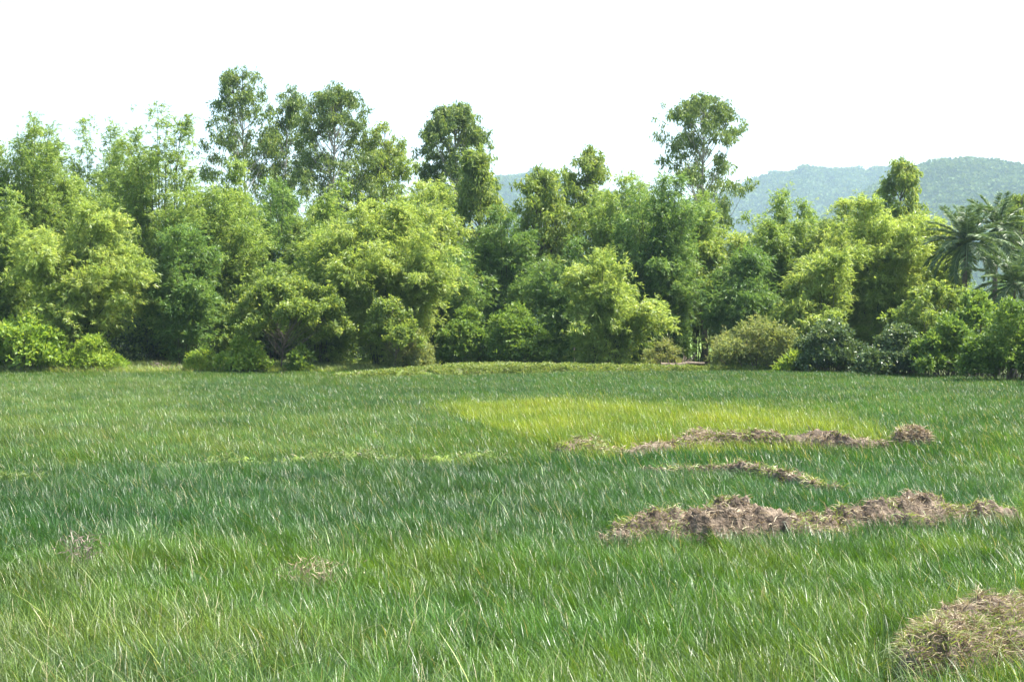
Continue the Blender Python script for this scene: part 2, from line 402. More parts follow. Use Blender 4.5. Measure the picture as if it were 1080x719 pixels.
def make_bank(key, name, label, cat, nstraw, ngreen, step=.05, L=.16, W=.008, group=None, lo=.12, clumpy=True):
    f = banks[key]; x0, x1, y0, y1 = f.box
    t = thing(name, label, cat, ((x0+x1)/2, (y0+y1)/2, 0), group)
    bank_mesh('earth', f, M['bankturf' if key in ('far', 'faint', 'left') else 'earth'], t, step)
    P = on_bank(f, nstraw, hash(key) % 97 if False else len(key)*7+len(label), lo)
    if clumpy: P = P[fbm(P[:, 0], P[:, 1], .35, 3) > .40]
    blades('dry_grass', P, M['straw'], t, L, W, 3, flat=.6)['kind'] = 'stuff'
    if ngreen:
        P = on_bank(f, ngreen, 55+len(label), .08)
        P = P[fbm(P[:, 0]+31, P[:, 1], .6, 3) > (.30 if key in ('far', 'faint', 'left') else .47)]
        blades('green_grass', P, M['palegr' if key in ('faint', 'left') else 'bankgr'], t, L*1.1, W, 4, flat=.3, droop=.7)['kind'] = 'stuff'
    return t
EG = 'earth banks and mounds between the rice plots'
make_bank('big', 'earth_mound', 'long lumpy brown earth mound covered in dry grass in the middle of the rice', 'earth mound', 9000, 7500, .025, .12, .008, EG)
make_bank('front', 'earth_mound', 'nearest earth mound, its top of pale straw, cut off by the bottom right corner', 'earth mound', 20000, 12000, .02, .12, .005, EG)
make_bank('small', 'earth_mound', 'small round reddish brown mound like a haystack at the end of the cut bank', 'earth mound', 2500, 500, .03, .14, .013, EG)
make_bank('cut', 'field_bank', 'low brown bank with a dark cut face below the yellow rice', 'field bank', 5000, 4500, .05, .16, .014, EG)
make_bank('low', 'field_bank', 'thin straw coloured bank between the cut bank and the long brown mound', 'field bank', 2400, 2600, .05, .16, .012, EG)
make_bank('faint', 'field_bank', 'faint pale grassy bank crossing the left half of the rice field', 'field bank', 700, 6000, .05, .15, .012, EG, .06)
make_bank('left', 'field_bank', 'short pale bank entering from the left edge above the dark green rice', 'field bank', 200, 2200, .05, .15, .012, EG, .06)
make_bank('far', 'field_bank', 'grassy green bank along the far edge of the field before the trees', 'field bank', 900, 70000, .12, .20, .03, EG)

# ---- rice colour by plot
def blend(c, m, w): return c*(1-w[:, None])+np.array(m)[None]*w[:, None]
def plot_colour(x, y, g):
    u, v = px(x, y)
    n = len(x)
    n1 = fbm(x, y, 3.2, 3)-.5; n2 = fbm(x+50, y, 1.1, 3)-.5
    vv = v+n1*22; uu = u+n2*60
    c = np.tile(np.array([.082, .166, .024]), (n, 1))                       # fresh green, near plots
    c = blend(c, (.048, .124, .029), sstep(575, 545, vv)*sstep(474, 486, vv)*sstep(760, 560, uu))   # dense blue-green plot
    c = blend(c, (.048, .130, .032), sstep(560, 545, vv)*sstep(466, 474, vv)*sstep(560, 700, uu))
    c = blend(c, (.112, .195, .055), sstep(484, 466, vv)*sstep(394, 402, vv)*sstep(520, 400, uu))   # pale plot, back left
    c = blend(c, (.05, .13, .036), sstep(440, 425, vv)*sstep(396, 402, vv)*sstep(120, 300, uu)*sstep(520, 400, uu)*.7)
    c = blend(c, (.062, .145, .034), sstep(430, 416, vv)*sstep(380, 390, vv)*sstep(420, 520, uu))
    c = blend(c, (.060, .150, .032), sstep(480, 460, vv)*sstep(400, 440, vv)*sstep(860, 930, uu))
    c = blend(c, (.10, .20, .036), sstep(985, 1060, uu)*sstep(520, 470, vv)*sstep(435, 450, vv)*.8)
    c = blend(c, (.17, .26, .045), sstep(1040, 1075, uu)*sstep(540, 530, vv)*sstep(500, 512, vv))
    c = blend(c, (.125, .19, .042), sstep(590, 680, vv)*sstep(520, 250, uu)*.85)      # weedier, bottom left
    c = blend(c, (.120, .170, .045), sstep(575, 592, vv)*sstep(625, 600, vv)*sstep(170, 40, uu)*.7)
    n3 = fbm(x+9, y, .45, 2)-.5
    c *= .88*(1+.6*n2[:, None]+.4*n1[:, None]+.5*n3[:, None])*g.uniform(.75, 1.25, (n, 1))*(1+n2[:, None]*np.array([.7, 0, -.2]))
    return np.clip(c, .01, .9)
def in_yellow(x, y):
    u, v = px(x, y, .55); wv = (fbm(x, y, 2.5, 3)-.5)
    top = np.interp(u, [460, 560, 700, 900, 940], [414, 417, 425, 436, 452])+wv*6
    bot = np.interp(u, [460, 520, 580, 640, 720, 900, 940], [420, 440, 458, 470, 466, 462, 458])+wv*4
    rg = rng(len(x)); j = rg.normal(0, 1, (2, len(x)))
    return (v > top+j[0]*3.5) & (v < bot+j[0]*1.5) & (u > 474+wv*80+j[1]*18) & (u < 900+wv*90+j[1]*28)
def field_points(d0, d1, dens, seed):
    g = rng(seed)
    hw = lambda d: d*.36+5
    A = (d1-d0)*2*hw(d1); n = int(A*dens)
    x = g.uniform(-hw(d1), hw(d1), n); y = g.uniform(d0, d1, n)
    k = np.abs(x) < hw(y)
    return x[k], y[k], g
def far_limit(x):                                       # where the rice stops before the trees
    u = CU+F*np.asarray(x)/66
    return np.interp(u, [-300, 0, 420, 560, 700, 840, 960, 1080, 1400], [68, 69, 71, 72, 72, 68.5, 61, 54, 50])
stash = {'rice_crop': [], 'yellow_rice': [], 'weedy_grass': []}
for d0, d1, dens, pr, sd in ((5.5, 13, 64, near, 1), (13, 24, 46, mid, 2), (24, 74, 27, far, 3)):
    x, y, g = field_points(d0, d1, dens, sd)
    k = y < far_limit(x); x, y = x[k], y[k]
    mh = mound_height(x, y); k = mh < .10+.12*g.random(len(x)); x, y = x[k], y[k]
    z = ground_z(x, y)
    c = plot_colour(x, y, g)
    yl = in_yellow(x, y)
    cy_ = np.array([.185, .255, .036])*(1+1.1*(fbm(x, y, 1.6, 3)-.5)[:, None]*np.array([1.2, .7, 1]))*g.uniform(.7, 1.25, (len(x), 1))
    u, v = px(x, y)
    cy_ = np.where((sstep(560, 760, u)*.0)[:, None] > 1, cy_, cy_)
    gb = sstep(446, 462, v+12*(fbm(x, y, 1, 2)-.5)+0*u)*sstep(700, 560, u)
    cy_ = blend(cy_, (.10, .18, .04), gb*.8)
    u_ = u
    c = np.where(yl[:, None], cy_, c)
    h = (.80+.30*fbm(x, y, 1.6, 3))*g.uniform(.88, 1.1, len(x))
    mm = mound_height(x, y-.5)                                 # shorter growth trimmed along the banks
    h = h*(1-.25*np.clip(mm/.4, 0, 1))
    h = np.where(yl, h*1.12, h)
    sc = np.stack([np.ones_like(h), np.ones_like(h), h], -1)
    wnd = .12*(fbm(x, y, 4, 2)-.5)
    tl = np.stack([g.normal(0, .09, len(x)), -.02+wnd+g.normal(0, .10, len(x))], -1)
    rz = g.normal(0, .75, len(x))
    idx = g.integers(0, len(pr), len(x))
    for nm, mk in (('rice_crop', ~yl), ('yellow_rice', yl)):
        if mk.sum() == 0: continue
        stash[nm].append((pr, np.stack([x, y, z], -1)[mk], rz[mk], tl[mk], sc[mk], idx[mk], c[mk]))
# weedy foreground and straggling long blades
x, y, g = field_points(5.5, 13.5, 30, 9)
u, v = px(x, y)
wgt = np.clip(sstep(585, 660, v+50*(fbm(x, y, 1.2, 3)-.5))*sstep(620, 120, u+120*(fbm(x, y, 1.5, 3)-.5)), 0, 1)*.55+sstep(655, 690, v)*sstep(850, 930, u)*.8+.014
k = (g.random(len(x)) < wgt) & (mound_height(x, y) < .3); x, y = x[k], y[k]
n = len(x); c = np.array([.18, .22, .07])*g.uniform(.6, 1.35, (n, 1))*np.array([1, 1, 1])
stash['weedy_grass'].append((long_, np.stack([x, y, ground_z(x, y)], -1), g.normal(0, .9, n), g.normal(0, .24, (n, 2)), g.uniform(.7, 1.05, n)[:, None]*np.ones((n, 3)), g.integers(0, 4, n), c))
# long blades sprinkled farther off
x, y, g = field_points(13.5, 40, .45, 10)
k = (y < far_limit(x)) & (mound_height(x, y) < .1); x, y = x[k], y[k]; n = len(x)
farlong = [tuft('rice', M['weedy'], 7, .70, .016, .2, .3, .5, 170+k, seg=4, wind=(-.4, -.1)) for k in range(3)]
stash['weedy_grass'].append((farlong, np.stack([x, y, ground_z(x, y)], -1), g.normal(0, .7, n), g.normal(0, .15, (n, 2)), g.uniform(.75, 1.0, n)[:, None]*np.ones((n, 3)), g.integers(0, 3, n), np.array([.14, .21, .08])*g.uniform(.7, 1.3, (n, 1))))
STUFF_LAB = {}
for nm, parts in stash.items():
    allp = []; off = 0; A = [[] for _ in range(6)]
    for pr, P, rz, tl, sc, idx, c in parts:
        allp += pr
        for a, b in zip(A, (P, rz, tl, sc, idx+off, c)): a.append(b)
        off += len(pr)
    A = [np.concatenate(a) for a in A]
    scatter(nm, allp, A[0], A[1], A[2], A[3], A[4], A[5])

# grass on the strip between field and trees
x = rng(20).uniform(-36, 36, 60000); g = rng(21); lim = far_limit(x)
y = lim+g.uniform(-1.5, 9, len(x)); k = np.abs(x) < y*.40+3; x, y = x[k], y[k]
u = CU+F*x/y; n = len(x)
lefty = sstep(480, 380, u)
gproto = [tuft('grass', M['weedy'], 16, .55, .026, .2, .3, .4, 190+k, seg=3) for k in range(4)]
keep = g.random(n) < .25+.75*lefty; x, y, u, lefty = x[keep], y[keep], u[keep], lefty[keep]; n = len(x)
c = np.array([.13, .20, .04])*(1-lefty[:, None])+np.array([.24, .31, .11])*lefty[:, None]
c = c*g.uniform(.7, 1.3, (n, 1))*(1+.6*(fbm(x, y, 3, 2)-.5)[:, None])
sc = g.uniform(.5, .95, n)*(1+.5*lefty)*(1-.35*sstep(480, 560, u))
scatter('meadow_grass', gproto, np.stack([x, y, ground_z(x, y)+mound_height(x, y)*.95], -1), g.normal(0, .8, n), g.normal(0, .12, (n, 2)), sc, g.integers(0, 4, n), c)

# dead tufts standing in the near rice
def dead_tuft(label, u, v, nst, hgt, wid, mat, seed):
    x, y = at(u, v, .5); g = rng(seed); t = thing('dry_tuft', label, 'dry plant', (x, y, 0))
    L = []
    for k in range(nst):
        a = g.uniform(0, 6.28); r = wid*math.sqrt(g.random()); b = np.array([r*math.cos(a), r*math.sin(a)*.6, .0])
        d = np.array([g.normal()*.25, g.normal()*.2, 1]); q = np.linspace(0, 1, 5)[:, None]
        L.append(tube(b+d*hgt*g.uniform(.8, 1.15)*q+np.array([g.normal()*.12, g.normal()*.08, -.05])*q**2, .004*(1-.6*q[:, 0]), 4))
    mesh_obj('stem', *merge(L), M['dead'], t)
    n = nst*8; P = np.stack([g.normal(0, wid, n), g.normal(0, wid*.45, n), hgt*g.uniform(.72, 1.12, n)], -1)
    D = g.normal(size=(n, 3)); D[:, 2] -= .3
    V, Q = kites(P, D, g.uniform(.05, .12, n), g.uniform(.005, .010, n), g)
    mesh_obj('dead_leaves', V, Q, mat, t, tint=g.random(n))['kind'] = 'stuff'
M['mauve'] = leaf_mat('mauve dead leaf', (.12, .08, .07), (.24, .17, .15), (.40, .32, .27), trans=(1, .9, .8), tf=.2, rough=.7)
dead_tuft('pinkish tan withered tuft with pale hanging straws in the near rice', 333, 594, 26, .475, .15, M['straw'], 1)
dead_tuft('thin mauve brown seed heads rising from the rice near the left edge', 86, 572, 16, .52, .11, M['mauve'], 2)

# ------------------------------------------------------------------ trees
def leaves(name, V, Q, mat, t, g, sub=None):
    n = len(Q)
    P = V[Q[:, 0]]
    cl = np.sin(P[:, 0]*1.9+P[:, 2]*1.3)*np.sin(P[:, 1]*1.7+P[:, 2]*.9+1)          # slow drift of age and hue
    tn = np.clip(.45+.18*cl+g.normal(0, .2, n), 0, 1)
    return mesh_obj(name, V, Q, mat, t, tint=tn)
def push(u, D):
    """the field edge runs nearer towards the right"""
    return D*float(np.interp(u, [840, 1080, 1200], [1.145, 1.04, 1.0]))
def bamboo(label, u, D, top, wpx, mat='bamboo', lean=0, leany=0, ncul=30, t0=.20, seed=0, dens=1.0, base=None, name='bamboo_clump', droop=.42, group='bamboo clumps along the tree line', Lf=.23, Wf=.046, fl=0):
    g = rng(1000+seed); D = D*1.14
    x = (u-CU)/F*D; z0 = float(ground_z(x, D)); H = (HOR-top)/F*D+CAMZ-z0; R = wpx/2/F*D
    t = thing(name, label, 'bamboo', (x, D, z0), group)
    br = base if base else .5+.12*R
    culms = []; O = []; BD = []; BL = []; ncul = int(ncul*1.4)
    nbun = max(5, int(2+R*2.2))
    B = [(2.4*k+g.uniform(-.5, .5), R*math.sqrt(g.uniform(.12, .95)) if k else R*.12, H*(1-.42*g.random()**.9) if k > 1 else H*(.96-.06*k)) for k in range(nbun)]
    for k in range(ncul):
        ba_, br_, bh_ = B[k % nbun]
        sa = .48 if br_ > R*.2 else 2.0
        a = ba_+g.normal(0, sa); r0 = br*math.sqrt(g.random())
        h = bh_*(1-.30*g.random()**1.3) if k >= nbun else bh_
        reach = min(max(br_+R*g.normal(0, .17), R*.06), R)
        hh = h*(1-.20*(reach/R)**2)
        dv = np.array([math.cos(a), math.sin(a)])
        q = np.linspace(0, 1, 12); dr = droop*g.uniform(.5, 1.2)
        zz = hh*((1+dr)*q-dr*q**3)/(1 if dr < .5 else ((1+dr)*math.sqrt((1+dr)/(3*dr))*(2/3)))
        e = 2.1
        xy = np.outer(np.ones(12), [math.cos(a)*r0, math.sin(a)*r0])+np.outer(q**e, dv*reach)+np.outer(q**1.5, [lean, leany])
        path = np.concatenate([xy, zz[:, None]], 1)
        path[1:-1, :2] += g.normal(0, .04, (10, 2))
        culms.append(tube(path, .036*(1-.82*q)+.004, 5))
        nb = int((16+h*4.6)*dens)
        tt = t0+(1-t0)*g.random(nb)**.95
        if fl: tt = np.where(g.random(nb) < fl, .06+.3*g.random(nb), tt)
        ci = tt*11; i0 = np.clip(ci.astype(int), 0, 10); f = (ci-i0)[:, None]
        pp = path[i0]*(1-f)+path[i0+1]*f
        T = norm(path[i0+1]-path[i0])
        ba = g.uniform(0, 2*math.pi, nb)
        d = np.stack([np.cos(ba), np.sin(ba), g.uniform(-.1, .6, nb)], -1)+np.concatenate([np.tile(dv*.55, (nb, 1)), np.zeros((nb, 1))], 1)+T*.35
        O.append(pp); BD.append(norm(d)); BL.append(g.uniform(.3, 1.15, nb)*np.where(g.random(nb) < .16, 1.8, 1)*(1.3-.85*tt)*(H/9)**.4)
    mesh_obj('culm', *merge(culms), M['culm'], t)
    O = np.concatenate(O); BD = np.concatenate(BD); BL = np.concatenate(BL); m = len(O); kt, kl = 5, 9
    q = g.uniform(.25, 1.05, (m, kt, 1))
    Tw = O[:, None]+BD[:, None]*BL[:, None, None]*q; Tw[..., 2] -= (.40*BL[:, None]*q[..., 0]**2)
    Tw += g.normal(0, 1, (m, kt, 3))*(.06+.14*q)
    TD = BD[:, None]*.7+g.normal(0, .5, (m, kt, 3)); TD[..., 2] -= .45
    P = Tw[:, :, None]+TD[:, :, None]*g.uniform(-.05, .16, (m, kt, kl, 1))+g.normal(0, .035, (m, kt, kl, 3))
    Dn = TD[:, :, None]+g.normal(0, .42, (m, kt, kl, 3))
    P = P.reshape(-1, 3); Dn = Dn.reshape(-1, 3); n = len(P)
    P[:, 2] = np.maximum(P[:, 2], .05)
    V, Q = kites(P, Dn, Lf*g.uniform(.6, 1.25, n), Wf*g.uniform(.6, 1.3, n), g, up=(0, 0, .7))
    leaves('foliage', V, Q, M[mat], t, g)
    return t
def tall_tree(label, u, D, top, wpx, mat='euc', cbot=None, seed=0, ncl=60, clr=.75, nleaf=230, bark='pale', name='eucalyptus_tree', cat='tree', lean=0, Lf=.31, Wf=.085, prof=None, group=None, hang=.9, tr=.11):
    """cbot = photo row of the crown's lower edge"""
    g = rng(2000+seed); D = D*1.14 if D > 61.5 else push(u, D)
    x = (u-CU)/F*D; z0 = float(ground_z(x, D)); H = (HOR-top)/F*D+CAMZ-z0; R = wpx/2/F*D
    zb = (HOR-(cbot or (top+120)))/F*D+CAMZ-z0
    t = thing(name, label, cat, (x, D, z0), group)
    q = np.linspace(0, 1, 12)
    tp = np.stack([lean*q**1.3+.12*np.sin(q*5+seed), .1*np.cos(q*4+seed), (H-.4)*q], -1)
    ptr = lambda z: np.array([np.interp(z, tp[:, 2], tp[:, k]) for k in range(3)])
    limbs = [tube(tp, tr*(1-.88*q)+.006, 8)]
    prof = prof or [(0, .45), (.3, .95), (.6, 1), (.85, .62), (1, .2)]
    C = []
    while len(C) < ncl:
        s = g.random()**.85; rr = np.interp(s, [p[0] for p in prof], [p[1] for p in prof])*R
        a = g.uniform(0, 2*math.pi); r = rr*math.sqrt(g.uniform(.05, 1)); z = zb+(H-zb)*s*.97
        C.append((r*math.cos(a), r*math.sin(a), z))
    C = np.array(C); C[:, 0] += np.interp(C[:, 2], tp[:, 2], tp[:, 0])
    for c in C:
        r = math.hypot(c[0], c[1]); zs = max(c[2]-r*g.uniform(.7, 1.8)-.3, zb*g.uniform(.35, .95)); s = ptr(zs); qq = np.linspace(0, 1, 6)[:, None]
        e = c+np.array([0, 0, .2]); mid_ = (s+e)/2+np.array([0, 0, .0])+(e-s)*[.12, .12, -.08]
        path = s*(1-qq)**2+2*mid_*qq*(1-qq)+e*qq**2
        limbs.append(tube(path, (.03*(1-.8*qq[:, 0])+.005)*(tr/.11), 5))
    mesh_obj('trunk', *merge(limbs), M[bark], t)
    nl = nleaf; m = len(C)
    sub = C[:, None]+g.normal(0, clr*.46, (m, 8, 3))*[1, 1, .75]                      # twig ends in each cluster
    sub = sub.reshape(-1, 3); k = nl//8
    P = sub[:, None]+g.normal(0, clr*.17, (len(sub), k, 3))*[1, 1, 1.1]
    Dn = g.normal(0, .6, P.shape); Dn[..., 2] -= hang
    P = P.reshape(-1, 3); Dn = Dn.reshape(-1, 3); n = len(P)
    V, Q = kites(P, Dn, Lf*g.uniform(.6, 1.25, n), Wf*g.uniform(.6, 1.3, n), g)
    leaves('crown', V, Q, M[mat], t, g)
    return t
def bush(label, u, D, top, wpx, mat='shrub', seed=0, nl=9, nleaf=14000, Lf=.13, Wf=.075, name='shrub', cat='shrub', group='shrubs along the foot of the tree line', flat=.9, stems='bark', up=.5, dep=None):
    g = rng(3000+seed); D = push(u, D)
    x = (u-CU)/F*D; z0 = float(ground_z(x, D)); H = (HOR-top)/F*D+CAMZ-z0; R = wpx/2/F*D
    t = thing(name, label, cat, (x, D, z0), group)
    lob = []
    for k in range(nl):
        s = g.uniform(-.72, .72) if k else 0
        hz = H*(1-.55*abs(s)**1.6)*g.uniform(.75, 1) if k else H
        lr = min(R*g.uniform(.28, .45), hz*.6)
        lob.append((s*R, g.uniform(-.45, .45)*(dep or R), max(hz-lr*flat, lr*.5), lr))
        if hz > 2*lr: lob.append((s*R*1.08, g.uniform(-.45, .45)*(dep or R)-.2, hz*.4, lr*1.05))
    lob = np.array(lob); 
    w_ = lob[:, 3]**2; pick = g.choice(len(lob), nleaf//6, p=w_/w_.sum()); m = len(pick)
    d = norm(g.normal(size=(m, 3))); d[:, 2] = np.where(d[:, 2] < -.3, -d[:, 2], d[:, 2])
    rad = lob[pick, 3]*(1-.45*g.random(m)**1.6)*(1+.22*g.normal(size=m)*.5)*np.where(g.random(m) < .10, g.uniform(1.1, 1.5, m), 1)
    T = lob[pick, :3]+d*rad[:, None]*[1, 1, flat]
    T[:, 2] = np.maximum(T[:, 2], .06)
    P = T[:, None]+g.normal(0, .03, (m, 6, 3)); Dn = d[:, None]*.5+g.normal(0, .7, (m, 6, 3)); Dn[..., 2] += up*.4
    P = P.reshape(-1, 3); Dn = Dn.reshape(-1, 3); n = len(P)
    V, Q = kites(P, Dn, Lf*g.uniform(.55, 1.3, n), Wf*g.uniform(.6, 1.25, n), g, up=(0, 0, .8))
    st = []
    for k in range(len(lob)*2):
        c = lob[k % len(lob)]; q = np.linspace(0, 1, 6)[:, None]; e = c[:3]+g.normal(0, 1, 3)*c[3]*.5
        s = np.array([c[0]*.35+g.normal()*.1, c[1]*.3, 0]); st.append(tube(s*(1-q)+e*q+np.array([0, 0, 1])*q*(1-q)*.3, .018*(1-.7*q[:, 0])+.003, 4))
    mesh_obj('stem', *merge(st), M[stems], t)
    leaves('foliage', V, Q, M[mat], t, g)
    return t
def palm(label, u, D, cy_, rpx, seed=0, nf=24, group='coconut palms'):
    g = rng(4000+seed); D = D*1.14
    x = (u-CU)/F*D; z0 = float(ground_z(x, D)); H = (HOR-cy_)/F*D+CAMZ-z0; R = rpx/F*D
    t = thing('coconut_palm', label, 'palm tree', (x, D, z0), group)
    q = np.linspace(0, 1, 14)
    mesh_obj('trunk', *tube(np.stack([.5*(1-q)**2-.5*(1-q), .1*q, H*q], -1), .16-.05*q+.012*np.sin(q*80), 10), M['bark'], t)
    for k in range(nf):
        az = k*2.4+g.uniform(-.2, .2); el = math.radians(82-128*(k/nf)**.9+g.uniform(-6, 6)); L = R*g.uniform(1.15, 1.4)*(.85 if k < 4 else 1)
        s = np.linspace(0, 1, 26); drop = .28+.42*(k/nf)
        hx = np.cumsum(np.cos(el-drop*1.6*s**1.3))/26*L; hz = np.cumsum(np.sin(el-drop*1.6*s**1.3))/26*L
        dv = np.array([math.cos(az), math.sin(az), 0]); pt = dv*hx[:, None]+np.array([0, 0, 1])*hz[:, None]+np.array([0, 0, H-.05])
        T = norm(np.gradient(pt, axis=0)); side = np.array([-math.sin(az), math.cos(az), 0]); upv = norm(np.cross(side, T)); upv *= np.sign(upv[:, 2:3]+1e-6)
        rv, rq = tube(pt, .028*(1-.8*s)+.004, 4)
        li = g.uniform(1.5, 25, 210); i0 = li.astype(int).clip(0, 24); f = (li-i0)[:, None]
        p0 = pt[i0]*(1-f)+pt[i0+1]*f; sg = np.where(np.arange(210) % 2, 1, -1)[:, None]
        dl = side[None]*sg*.8+T[i0]*.65+upv[i0]*.25+np.array([0, 0, -.35])+g.normal(0, .08, (210, 3))
        ll = R*.30*np.sin(np.clip(li/25, .08, 1)*2.75)**.6*g.uniform(.85, 1.1, 210)+.05
        V, Q = kites(p0, dl, ll, np.full(210, .040), g)
        VV, QQ = merge([(rv, rq), (V, Q)])
        tn = np.concatenate([np.full(len(rq), .9), np.clip(g.normal(.45, .2, 210), 0, 1)])
        mesh_obj('frond', VV, QQ, M['palm'], t, tint=tn)
    return t

BG = 'bamboo clumps along the tree line'
# --- tall trees behind the bamboo
TG = 'tall trees rising behind the bamboo'
tall_tree('tallest slender tree with pale trunk and loose dark leaves against the sky', 264, 92, 73, 112, cbot=262, seed=1, ncl=98, clr=.7, nleaf=160, group=TG, prof=[(0, .7), (.35, 1), (.6, .75), (.85, .5), (1, .3)], lean=-.5)
tall_tree('loose leaved tree touching the right side of the tallest slender tree', 303, 95, 90, 70, cbot=265, seed=2, ncl=76, clr=.66, nleaf=160, group=TG, tr=.1)
tall_tree('broad topped tall tree with grey trunk right of the two slenderest trees', 352, 90, 92, 102, cbot=270, seed=3, ncl=110, clr=.7, nleaf=210, mat='euc', group=TG, prof=[(0, .7), (.3, 1), (.6, .95), (.85, .75), (1, .35)])
tall_tree('lighter green round topped tree between two taller dark trees', 405, 92, 130, 66, cbot=250, seed=4, ncl=66, clr=.7, nleaf=220, mat='eucL', group=TG, name='broadleaf_tree', bark='bark')
tall_tree('dense dark round crowned tree standing alone against the sky left of centre', 480, 88, 110, 86, cbot=225, seed=5, ncl=84, clr=.64, nleaf=260, group=TG, prof=[(0, 1), (.35, .95), (.65, .85), (.85, .6), (1, .3)], name='broadleaf_tree')
tall_tree('narrow conical olive tree under the right side of the dense dark crown', 505, 80, 155, 66, cbot=330, seed=6, ncl=88, clr=.62, nleaf=230, mat='eucL', group=TG, prof=[(0, .7), (.3, 1), (.6, .8), (.85, .45), (1, .2)], name='broadleaf_tree', bark='bark')
tall_tree('round topped tree with visible dark trunk just left of the centre gap', 573, 74, 178, 62, cbot=315, seed=7, ncl=74, clr=.62, nleaf=220, mat='eucL', group=TG, name='broadleaf_tree', bark='bark', prof=[(0, .75), (.4, 1), (.7, .9), (.9, .6), (1, .3)], tr=.15)
tall_tree('brownish green tree with a rough pointed top right of centre', 620, 82, 157, 62, cbot=290, seed=8, ncl=72, clr=.6, nleaf=220, mat='eucL', group=TG, name='broadleaf_tree', bark='bark')
tall_tree('airy isolated tall tree with sky showing through beside the hill', 741, 92, 98, 106, cbot=250, seed=9, ncl=96, clr=.66, nleaf=190, group=TG, prof=[(0, .55), (.2, .85), (.45, 1), (.75, .9), (.92, .7), (1, .4)])
tall_tree('dark tree tip poking up before the hill behind the rounded bamboo', 948, 88, 166, 54, cbot=250, mat='eucL', seed=10, ncl=44, clr=.55, nleaf=240, group=TG, name='broadleaf_tree', bark='bark', prof=[(0, 1), (.5, .8), (.85, .5), (1, .3)])
tall_tree('tree cut off by the right edge behind the coconut palms', 1076, 84, 205, 62, cbot=300, seed=11, ncl=50, clr=.6, nleaf=230, mat='eucL', group=TG, name='broadleaf_tree', bark='bark')
# --- bamboo, back row
bamboo('wispy topped bamboo with dark green tip at the far left edge', 32, 74, 112, 108, 'bamboo', seed=1, ncul=34, dens=.8)
bamboo('pale feathery bamboo plumes fading into the sky left of the dark column', 104, 80, 118, 112, 'bamboo', seed=2, ncul=30, dens=.75, t0=.4)
bamboo('very tall dark cored bamboo column with feathery top left of the slender trees', 170, 72, 104, 104, 'bamboo', seed=3, ncul=40, fl=.3, dens=.85)
bamboo('mid green bamboo sloping down right of the tall dark column', 232, 70, 164, 88, 'bamboo', seed=4, ncul=32, fl=.2)
bamboo('bamboo filling the space below the pale slender trunks', 292, 74, 184, 100, 'bambooD', seed=5, ncul=34, fl=.2)
bamboo('upright light green bamboo tips in front of the broad topped tree', 345, 73, 180, 70, 'bamboo', seed=6, ncul=26)
bamboo('bright bamboo top standing before the dense dark round crown', 457, 71, 186, 84, 'bambooY', seed=7, ncul=28)
bamboo('narrow dusky green bamboo behind the centre bushes', 538, 72, 215, 66, 'bambooD', seed=8, ncul=30, fl=.25)
bamboo('pale green bamboo with thin wispy tips right of the rough pointed tree', 655, 74, 178, 92, 'bamboo', seed=9, ncul=34, fl=.15)
bamboo('tall dark bamboo column with sunlit head left of the airy tree', 694, 68, 180, 70, 'bambooD', seed=10, ncul=40, fl=.35)
bamboo('slim bamboo tips rising below the airy isolated tree', 738, 73, 195, 42, 'bamboo', seed=11, ncul=14)
bamboo('yellow green bamboo leaning over the gap with two dark trunks', 765, 75, 238, 80, 'bambooY', seed=12, ncul=26, t0=.5)
bamboo('broad light bamboo below the left shoulder of the hill', 842, 72, 196, 104, 'bamboo', seed=13, ncul=38, fl=.15)
bamboo('rounded bright fan of bamboo, largest on the right side', 930, 66, 202, 138, 'bambooY', seed=14, ncul=52, fl=.1, droop=.8)
bamboo('bright bamboo merging into the left side of the rounded fan', 895, 69, 204, 92, 'bambooY', seed=34, ncul=32, fl=.1, droop=.7)
bamboo('bright bamboo bulging from the right side of the rounded fan', 968, 67, 228, 74, 'bambooY', seed=35, ncul=28, fl=.1, droop=.8)
bamboo('bamboo peeping over the bushes left of the coconut palms', 990, 74, 262, 60, 'bamboo', seed=15, ncul=22)
# --- bamboo, front row
bamboo('shady green bamboo leaning in at the left edge above the large leaved shrub', -2, 66, 190, 84, 'bamboo', seed=20, ncul=30, fl=.25)
bamboo('bright yellow green bamboo plume arching to the right near the left edge', 78, 63, 214, 118, 'bambooY', lean=.9, seed=21, ncul=44, droop=.95, fl=.06, t0=.32)
bamboo('bamboo with bright drooping tips at the right foot of the dark column', 200, 65, 236, 58, 'bambooD', seed=22, ncul=20, fl=.1, t0=.35)
bamboo('huge billowing light green bamboo left of centre with open fan of culms', 412, 65, 208, 150, 'bambooY', lean=.2, seed=23, ncul=54, droop=.9, fl=.05, dens=1.05)
bamboo('smaller bamboo on the left flank of the huge billowing clump', 338, 67, 232, 84, 'bamboo', seed=24, ncul=28, fl=.1)
bamboo('round bright yellow green plume of bamboo right of centre', 637, 62, 262, 104, 'bambooY', lean=.35, seed=25, ncul=36, droop=1.0, fl=.12, t0=.32)
bamboo('dark rounded bamboo beside the gap with two dark trunks', 789, 66, 262, 68, 'bambooD', seed=26, ncul=40, fl=.4, droop=.9)
bamboo('small bright bamboo plume over the pale weedy shrub on the right', 868, 62, 264, 66, 'bambooY', seed=27, ncul=20, droop=1.0, t0=.5)
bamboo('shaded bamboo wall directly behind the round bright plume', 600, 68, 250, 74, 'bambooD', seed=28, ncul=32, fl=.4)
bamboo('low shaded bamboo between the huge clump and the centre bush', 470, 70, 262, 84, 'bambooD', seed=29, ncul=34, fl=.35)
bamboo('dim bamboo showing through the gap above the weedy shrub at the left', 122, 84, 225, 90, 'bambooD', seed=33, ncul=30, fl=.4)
bamboo('shaded bamboo low behind the coconut palms', 1040, 90, 290, 110, 'bambooD', seed=32, ncul=34, fl=.4)
